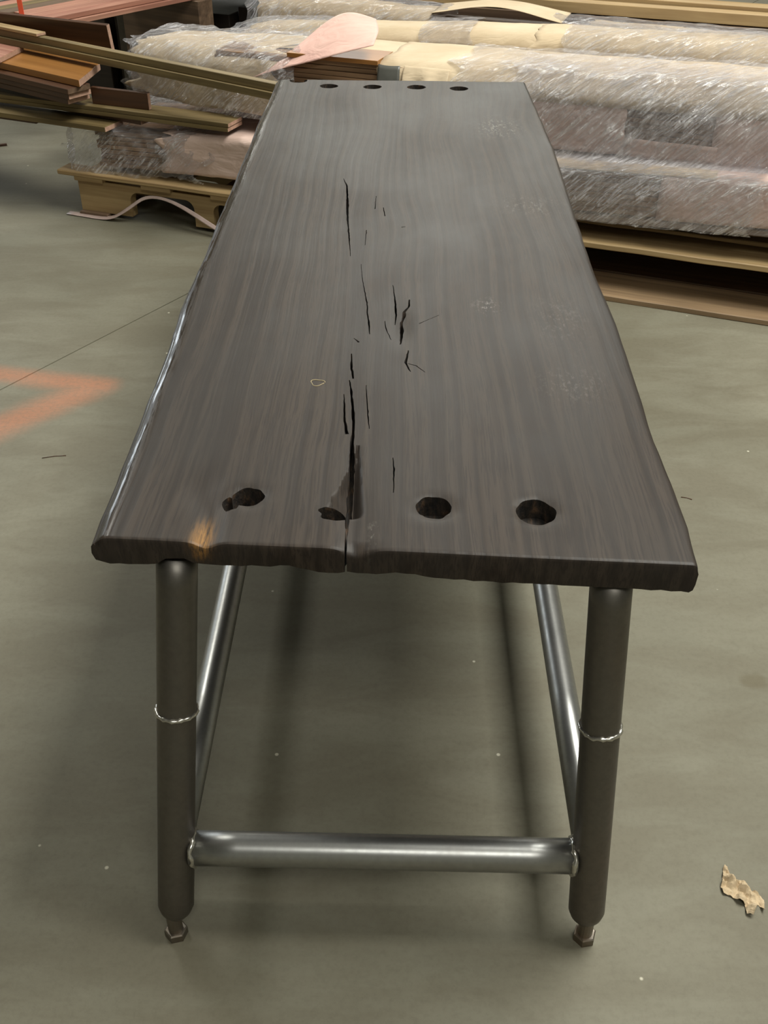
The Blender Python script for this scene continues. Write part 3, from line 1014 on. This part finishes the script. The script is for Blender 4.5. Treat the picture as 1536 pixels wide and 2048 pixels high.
b4 = empty('wrapped_bundle', P(0.8, 0.88, 0.5), 0)
tag(b4, 'rearmost film-wrapped bundle with lifted paper above open boards', 'bundle')
core(b4, 0.55, 3.1, lambda u: (0.815, 0.985, 0.52, 0.755, 0.05), 10, 2, seed=4, inset=0.02)
sleeve('paper_wrap', b4, M_KRAFT, 0.48, 1.30, f4, 0, 1, 0.0, 0.008, 4, 31, pinch0=0.15, edge=0.03)
sleeve('paper_wrap', b4, M_KRAFT, 1.95, 3.1, f4, 0, 1, 0.0, 0.006, 4, 32, edge=0.03)
sleeve('stretch_film', b4, M_FILM, 0.43, 1.36, f4, 0, 0.95, 0.020, 0.012, 8, 33, pinch0=0.3, nu=60, edge=0.03, thick=0)
sleeve('stretch_film', b4, M_FILM, 1.80, 3.1, f4, 0, 0.95, 0.018, 0.008, 9, 34, nu=110, edge=0.03, thick=0)
lf = []
for i in range(4):
    row = []
    for j in range(9):
        t = j / 8
        row.append((1.30 + 0.55 * t, 0.805 + 0.055 * i, 0.760 + 0.042 * math.sin(math.pi * t) ** 1.3 * (1 - 0.25 * i / 3) + 0.003 * i))
    lf.append(row)
sheet('lifted_paper', b4, M_KRAFT, lf, 0.0015, 2)['label'] = 'arched loose sheet of kraft paper'


# ------------------------------------------------------------------ pallets under the bundles
def bar(name, parent, mat, u0, u1, v0, v1, z0, z1, bev=0.002, jit=0.0015, cuts=6):
    o = link(name, box_mesh(name, 0, u1 - u0, 0, v1 - v0, 0, z1 - z0, bev, jit, cuts), mat, parent)
    base = Vector(parent.location) if parent is not None else Vector((0, 0, 0))
    o.matrix_basis = Matrix.Translation(P(u0, v0, z0) - base) @ Matrix.Rotation(BA, 4, 'Z')
    return o


def stringer_mesh(L, H, W):
    """pallet stringer with two arched fork notches"""
    prof = [(0, 0)]
    for c in (0.41, L - 0.41):
        hw, r = 0.155, 0.04
        prof.append((c - hw, 0))
        for k in range(7):
            a = math.pi - math.pi / 2 * k / 6
            prof.append((c - hw + r + r * math.cos(a), 0.068 + r * math.sin(a)))
        for k in range(7):
            a = math.pi / 2 - math.pi / 2 * k / 6
            prof.append((c + hw - r + r * math.cos(a), 0.068 + r * math.sin(a)))
        prof.append((c + hw, 0))
    prof += [(L, 0), (L, H), (0, H)]
    bm = bmesh.new()
    a = [bm.verts.new((x, 0, z)) for x, z in prof]; b = [bm.verts.new((x, W, z)) for x, z in prof]
    bm.faces.new(a); bm.faces.new(list(reversed(b)))
    n = len(prof)
    for k in range(n):
        bm.faces.new((a[k], b[k], b[(k + 1) % n], a[(k + 1) % n]))
    return from_bm('stringer', bm)


pl = empty('pallet', P(-0.02, 0.03, 0), 0)
tag(pl, 'pallet with notched stringer under the left end of the lowest bundle', 'pallet')
sm = stringer_mesh(1.22, 0.135, 0.042); sm.materials.append(M_BARE)
for v in (0.035, 0.28, 0.52):
    o = link('stringer', sm, None, pl)
    o.matrix_basis = Matrix.Translation(P(-0.02, v, 0.016) - Vector(pl.location)) @ Matrix.Rotation(BA, 4, 'Z')
for k, u in enumerate((-0.02, 0.31, 0.64, 1.06)):
    bar('deck_board', pl, M_BARE, u, u + 0.14, 0.012, 0.60, 0.151, 0.170)
    if k in (0, 3):
        bar('bottom_board', pl, M_DARKWOOD, u, u + 0.14, 0.012, 0.60, 0.0, 0.016)
bar('edge_batten', pl, M_BARE, -0.10, 1.2, 0.006, 0.10, 0.170, 0.190, 0.004, 0.002)

pr = empty('pallet', P(2.0, 0.2, 0), 0)
tag(pr, 'pallet with long deck boards under the right end of the bundles', 'pallet')
bar('deck_board', pr, M_BARE, 1.45, 3.2, 0.028, 0.215, 0.168, 0.190, 0.003, 0.003, 14)
bar('deck_board', pr, M_BARE, 1.45, 3.2, 0.25, 0.41, 0.168, 0.190, 0.003, 0.003, 14)
bar('deck_board', pr, M_BARE, 1.45, 3.2, 0.45, 0.60, 0.168, 0.190, 0.003, 0.003, 14)
for u in (1.5, 2.0, 3.10):
    bar('stringer', pr, M_DARKWOOD, u, u + 0.09, 0.195, 0.60, 0.020, 0.168)
bar('bottom_board', pr, M_DARKWOOD, 1.40, 3.25, 0.20, 0.60, 0.0, 0.020)

bd = bar('loose_board', None, M_LOOSE, 1.35, 3.3, -0.03, 0.185, 0.0, 0.020, 0.002, 0.002, 12)
tag(bd, 'long flat board lying on the floor along the foot of the right pallet', 'board')
bd = bar('spacer_board', None, M_DARKWOOD, 1.40, 3.2, 0.075, 0.21, 0.2, 0.222, 0.002, 0.003, 14)
bd.matrix_basis = Matrix.Translation(P(1.40, 0.060, 0.2265)) @ Matrix.Rotation(BA, 4, 'Z') @ Matrix.Rotation(-0.039, 4, 'Y')
tag(bd, 'thin ragged board wedged right under the lowest wrapped bundle', 'board')
for k, u in enumerate((1.75, 2.95)):
    zt = 0.197 + 0.038 * u - 0.024
    bb = bar('spacer_block', None, M_DARKWOOD, u, u + 0.09, 0.25, 0.5, 0.1905, zt + 0.022, 0.002, 0.0, 0)
    tag(bb, ('wooden block in the dark gap under the lowest bundle, nearer the table', 'wooden block in the dark gap under the lowest bundle, at the right edge')[k], 'block', 'spacer blocks under the lowest bundle')


# ------------------------------------------------------------------ planks lying over the left end of the bundles
def plank(label, u, v, z, ang, L, W, T, mat, roll=0.0, pitch=0.0, name='plank', group='loose planks over the left ends of the bundles', endmat=M_PINKEND, cat='plank'):
    """right front top corner at (u, v, z); runs to the left for L"""
    me = box_mesh(name, -L, 0, 0, W, -T, 0, 0.0015)
    me.materials.append(mat)
    if endmat:
        me.materials.append(endmat)
        for p in me.polygons:
            if p.normal.x > 0.9: p.material_index = 1
    o = link(name, me)
    o.matrix_basis = Matrix.Translation(P(u, v, z)) @ Matrix.Rotation(BA + math.radians(ang), 4, 'Z') @ Matrix.Rotation(math.radians(pitch), 4, 'Y') @ Matrix.Rotation(math.radians(roll), 4, 'X')
    tag(o, label, cat, group)
    return o


def skew_end(o, dx):
    for v in o.data.vertices:
        if v.co.x > -0.05:
            W = max(q.co.y for q in o.data.vertices)
            v.co.x += dx * v.co.y / W


plank('olive plank ending low at the left, bottom of the loose pile, pinkish cut end', 0.194, -0.012, 0.400, -2.5, 1.5, 0.125, 0.021, M_OLIVE)
plank('dark short plank end poking out beneath the lowest olive plank at the left edge', -0.20, 0.055, 0.377, -2.0, 1.2, 0.10, 0.022, M_BROWN, endmat=None)
plank('long light olive plank with double pinkish end reaching towards the table, lower layer', 0.735, 0.037, 0.440, -1.4, 2.0, 0.115, 0.0165, M_OLIVE)
plank('long light olive plank with double pinkish end reaching towards the table, upper layer', 0.738, 0.037, 0.4575, -1.4, 2.0, 0.113, 0.0165, M_OLIVE)
plank('pink-ended board stub peeking out under the long light plank', 0.32, 0.06, 0.4225, -8.0, 0.5, 0.06, 0.02, M_BROWN)
plank('dark brown board on edge behind the long light plank', 0.352, 0.085, 0.458, 0.0, 0.27, 0.066, 0.02, M_BROWN, roll=90)
plank('dark board at the bottom of the stack under the amber board', 0.055, -0.040, 0.5035, -15, 1.4, 0.115, 0.022, M_BROWN, endmat=M_PINKEND)
plank('dark board in the middle of the stack under the amber board', 0.075, -0.055, 0.5265, -15.5, 1.4, 0.115, 0.021, M_BROWN, endmat=M_PINKEND)
plank('dark board directly beneath the amber board', 0.085, -0.068, 0.5500, -15.5, 1.4, 0.115, 0.021, M_BROWN, endmat=M_DARKWOOD)
o = plank('wide amber-faced board with slanted pale end on top of the dark stack', 0.118, -0.030, 0.580, -15, 1.4, 0.24, 0.028, M_AMBER, endmat=M_PINKEND)
skew_end(o, -0.15)
o = plank('pinkish board end lying on the amber board at the left edge', -0.345, 0.080, 0.602, -15, 1.0, 0.20, 0.021, M_REDWOOD)
skew_end(o, -0.10)
plank('very long moulded plank slanting across the pile to behind the table, lower layer', 1.02, -0.100, 0.630, -14.6, 1.9, 0.05, 0.028, M_OLIVE)
plank('very long moulded plank slanting across the pile to behind the table, upper layer', 1.02, -0.090, 0.659, -14.6, 1.9, 0.034, 0.028, M_OLIVE)
plank('bare pale strip of wood lying on the long moulded plank at the left edge', -0.26, 0.236, 0.672, -15, 0.32, 0.05, 0.012, M_BARE)
plank('wide dark brown board standing on edge at the back of the pile', 0.03, 0.345, 0.604, -3.7, 0.66, 0.105, 0.022, M_BROWN, roll=97, endmat=M_PINKEND)

# ------------------------------------------------------------------ rack posts behind, with an added unseen shading top, and lumber
rack = empty('rack_with_shade_top', P(-0.8, 1.7, 0), BA)
tag(rack, 'dark steel rack posts behind the bundles, under unseen shelving added to cast shade', 'rack')
M_RACK = mat_plain('dark_rack_steel', S(92, 86, 78), 0.5, 0.4)
for (u, v) in ((0.0, 0.0), (2.6, 0.0), (4.6, 0.0), (0.0, 1.3), (2.6, 1.3), (4.6, 1.3)):
    link('post', box_mesh('post', u - 0.04, u + 0.04, v - 0.03, v + 0.03, 0, 1.3, 0.003), M_RACK, rack)
link('lower_beam', box_mesh('lower_beam', -0.4, 5.0, -0.06, -0.03, 0.92, 1.0, 0.003), M_RACK, rack)
link('added_shade_top', box_mesh('added_shade_top', -0.4, 5.2, -0.25, 1.5, 1.0, 1.03, 0.003), M_RACK, rack)  # unseen from the camera, added to keep the background below in shade

rnd = random.Random(5)


def stick(label, a, b, w, t, mat, cat='board', group=None, name='lumber'):
    a, b = Vector(a), Vector(b)
    d = b - a
    me = box_mesh(name, 0, d.length, -w / 2, w / 2, -t, 0, 0.0015)
    o = link(name, me, mat)
    o.matrix_basis = Matrix.Translation(a) @ d.to_track_quat('X', 'Z').to_matrix().to_4x4()
    return tag(o, label, cat, group)


# lumber lying on the floor under the rack, right
for k in range(9):
    u = 2.1 + 0.17 * k
    p = P(u + rnd.uniform(-.04, .04), 1.23 + rnd.uniform(0, 0.04), 0.645 + 0.024 * (k % 3))
    q = P(u + 0.45 + rnd.uniform(-.1, .2), 1.60, 0.645 + 0.024 * (k % 3))
    stick('loose lumber stick, %s from the left in the heap at the top right' % ('first', 'second', 'third', 'fourth', 'fifth', 'sixth', 'seventh', 'eighth', 'ninth')[k], p, q, 0.05 + 0.03 * rnd.random(), 0.022, (M_DARKWOOD, M_BARE, M_OLIVE)[k % 3], 'lumber', 'sticks in the heap at the top right')
hp = bar('lumber_stack', None, M_DARKWOOD, 1.7, 4.0, 1.21, 1.62, 0.0, 0.62, 0.004, 0.004, 8)
tag(hp, 'dark stack of lumber under the loose sticks at the top right', 'lumber stack')
M_SHADE_LUMBER = mat_plank('shade_coloured_lumber', S(40, 34, 30), S(60, 50, 42))  # near-black wood colour stands in for the deep shade behind the bundles
for k in range(3):
    s_ = bar('lumber_stack', None, M_SHADE_LUMBER, -1.75 + 0.78 * k, -1.0 + 0.78 * k, 1.78 + 0.05 * k, 2.9, 0.0, 0.44 + 0.03 * k, 0.004, 0.004, 4)
    tag(s_, ('low lumber stack coloured dark as shade, left of the rack post', 'low lumber stack coloured dark as shade, right of the rack post', 'low lumber stack coloured dark as shade, behind the film-wrapped bundle ends')[k], 'lumber stack')

# long beams behind the last bundle
bar_z = 0.755
o = bar('timber_beam', None, M_BARE, 0.95, 3.2, 1.035, 1.10, 0.757, 0.800, 0.002, 0.001, 4)
tag(o, 'long squared timber lying along the back of the bundles, front one', 'beam')
o = bar('timber_beam', None, M_BARE, 0.85, 3.2, 1.11, 1.19, 0.765, 0.815, 0.002, 0.001, 4)
tag(o, 'long squared timber lying along the back of the bundles, rear one', 'beam')
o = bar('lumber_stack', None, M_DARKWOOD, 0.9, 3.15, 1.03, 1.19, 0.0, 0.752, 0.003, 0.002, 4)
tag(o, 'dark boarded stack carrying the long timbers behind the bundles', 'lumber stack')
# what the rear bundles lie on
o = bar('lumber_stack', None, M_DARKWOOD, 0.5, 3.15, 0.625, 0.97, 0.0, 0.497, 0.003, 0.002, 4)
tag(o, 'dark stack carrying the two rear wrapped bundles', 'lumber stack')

# reddish boards at the far left, lying on a trestle under the rack
D_ = Vector((0.603, 0.798, 0)); N_ = Vector((-0.798, 0.603, 0))
words = ('rightmost', 'second', 'third', 'fourth', 'fifth', 'sixth')
for k in range(12):
    lay, q = k // 6, k % 6
    z = 0.640 + 0.0225 * lay
    base = Vector((-1.60, 5.06, 0)) + N_ * (0.045 + q * 0.083 + 0.02 * lay)
    a = base + D_ * (rnd.uniform(-0.06, 0.10) - 0.02 * q + 0.06 * (1 - lay)); a.z = z
    b = base + D_ * (2.0 + rnd.uniform(-.1, .1)); b.z = z
    lab = 'reddish board, %s from right in %s layer of the slanting top left pile' % (words[q], ('lower', 'upper')[lay])
    stick(lab, a, b, 0.079, 0.021, (M_REDWOOD, M_OLIVE, M_REDWOOD, M_REDWOOD, M_DARKWOOD)[(k * 2 + lay) % 5], 'board', 'reddish boards in the top left pile')
tr = link('trestle', box_mesh('trestle', -0.30, 0.30, -0.05, 0.05, 0, 0.617, 0.003), M_DARKWOOD)
tr.matrix_basis = Matrix.Translation(Vector((-1.60, 5.06, 0)) + D_ * 0.95 + N_ * 0.27) @ Matrix.Rotation(math.atan2(N_.y, N_.x), 4, 'Z')
tag(tr, 'dark trestle beam under the slanting reddish boards', 'trestle')
sp = atz(42, 20, 0.70)
st = link('strap', box_mesh('strap', -0.011, 0.011, -0.002, 0.002, -0.05, 0.12, 0.0005), M_STRAP)
st.matrix_basis = Matrix.Translation(sp)
tag(st, 'bright orange strap hanging over the reddish boards', 'strap')

# ------------------------------------------------------------------ small things on the floor
# torn film / strapping strip under the left pallet
strip = sheet('film_strip', None, mat_plain('pale_plastic_strip', S(190, 168, 160), 0.35, 0.5), [
    [(-0.075, -0.012, 0.004), (0.05, -0.015, 0.004), (0.14, -0.015, 0.003), (0.20, -0.012, 0.03), (0.27, 0.0, 0.075), (0.32, 0.01, 0.115), (0.40, 0.015, 0.125), (0.50, 0.005, 0.10), (0.60, -0.01, 0.06), (0.70, -0.02, 0.02), (0.8, -0.03, 0.004)],
    [(-0.075, 0.02, 0.006), (0.05, 0.022, 0.006), (0.14, 0.02, 0.006), (0.20, 0.01, 0.045), (0.27, 0.012, 0.092), (0.32, 0.016, 0.128), (0.40, 0.02, 0.134), (0.50, 0.012, 0.115), (0.60, 0.0, 0.078), (0.70, -0.01, 0.034), (0.8, -0.01, 0.006)],
], 0.001, 2)
tag(strip, 'pale plastic strip trailing from the floor over the pallet notch', 'plastic strip')

sc = atz(1485, 1790, 0)


def crumple():
    # outline of the torn scrap, in metres about its centre
    out = [(-0.036, 0.012), (-0.030, 0.026), (-0.022, 0.052), (-0.017, 0.060), (-0.012, 0.042), (-0.008, 0.022), (0.002, 0.030), (0.012, 0.026), (0.016, 0.008),
           (0.026, 0.004), (0.034, -0.012), (0.028, -0.034), (0.022, -0.020), (0.016, -0.026), (0.006, -0.044), (-0.004, -0.040), (-0.002, -0.022), (-0.014, -0.014), (-0.022, -0.004), (-0.034, 0.000)]
    bm = bmesh.new()
    vs = [bm.verts.new((x, y, 0)) for x, y in out]
    bm.faces.new(vs)
    bmesh.ops.triangulate(bm, faces=bm.faces[:])
    for _ in range(3):
        bmesh.ops.subdivide_edges(bm, edges=bm.edges[:], cuts=1, use_grid_fill=True)
    bmesh.ops.triangulate(bm, faces=bm.faces[:])
    for v in bm.verts:
        z = abs(noise.noise(Vector((v.co.x * 42, v.co.y * 42, 3)))) * 0.026 + 0.004 * noise.noise(Vector((v.co.x * 160, v.co.y * 160, 1)))
        v.co.z = max(0.0012, z + 0.001)
    ret = from_bm('paper_scrap', bm)
    return ret


ps = link('paper_scrap', crumple(), mat_paper('tan_scrap_paper', S(176, 156, 126), S(194, 174, 144), 0.85))
ps.location = (sc[0], sc[1], 0.0)
md = ps.modifiers.new('thickness', 'SOLIDIFY'); md.thickness = 0.0008
tag(ps, 'crumpled torn scrap of tan paper on the floor by the right front leg', 'paper scrap')

cp = atz(1362, 614, 0)
pts = [Vector((cp[0] + 0.022 * math.cos(a), cp[1] + 0.013 * math.sin(a), 0.006 + 0.004 * math.sin(2 * a))) for a in np.linspace(0.3, 5.9, 16)]
wc = link('wood_shaving', tube('wood_shaving', [p - Vector((cp[0], cp[1], 0)) for p in pts], [0.003 + 0.003 * math.sin(i * 1.3) ** 2 for i in range(16)], 6), M_BARE)
wc.location = (cp[0], cp[1], 0)
tag(wc, 'small curled wood shaving on the floor beside the loose board', 'wood shaving')
sl = atz(2, 292, 0)
sv = link('wood_sliver', box_mesh('wood_sliver', -0.06, 0.03, -0.008, 0.008, 0, 0.010, 0.001), M_BROWN)
sv.matrix_basis = Matrix.Translation(sl) @ Matrix.Rotation(0.35, 4, 'Z')
tag(sv, 'dark wood sliver on the floor at the left edge', 'wood sliver')
for nm, lab, pa, pb in (('fibre', 'thin dark fibre on the floor beside the right edge of the table', (1362, 994), (1384, 999)),
                        ('fibre', 'thin dark splinter on the floor left of the table near the orange mark', (84, 916), (132, 911))):
    A, B = Vector(atz(*pa, 0.001)), Vector(atz(*pb, 0.001))
    mid = (A + B) / 2 + Vector((0, 0.003, 0))
    fo = link(nm, tube(nm, [p - A for p in (A, mid, B)], 0.0011, 6), M_BROWN)
    fo.location = A
    tag(fo, lab, 'splinter')
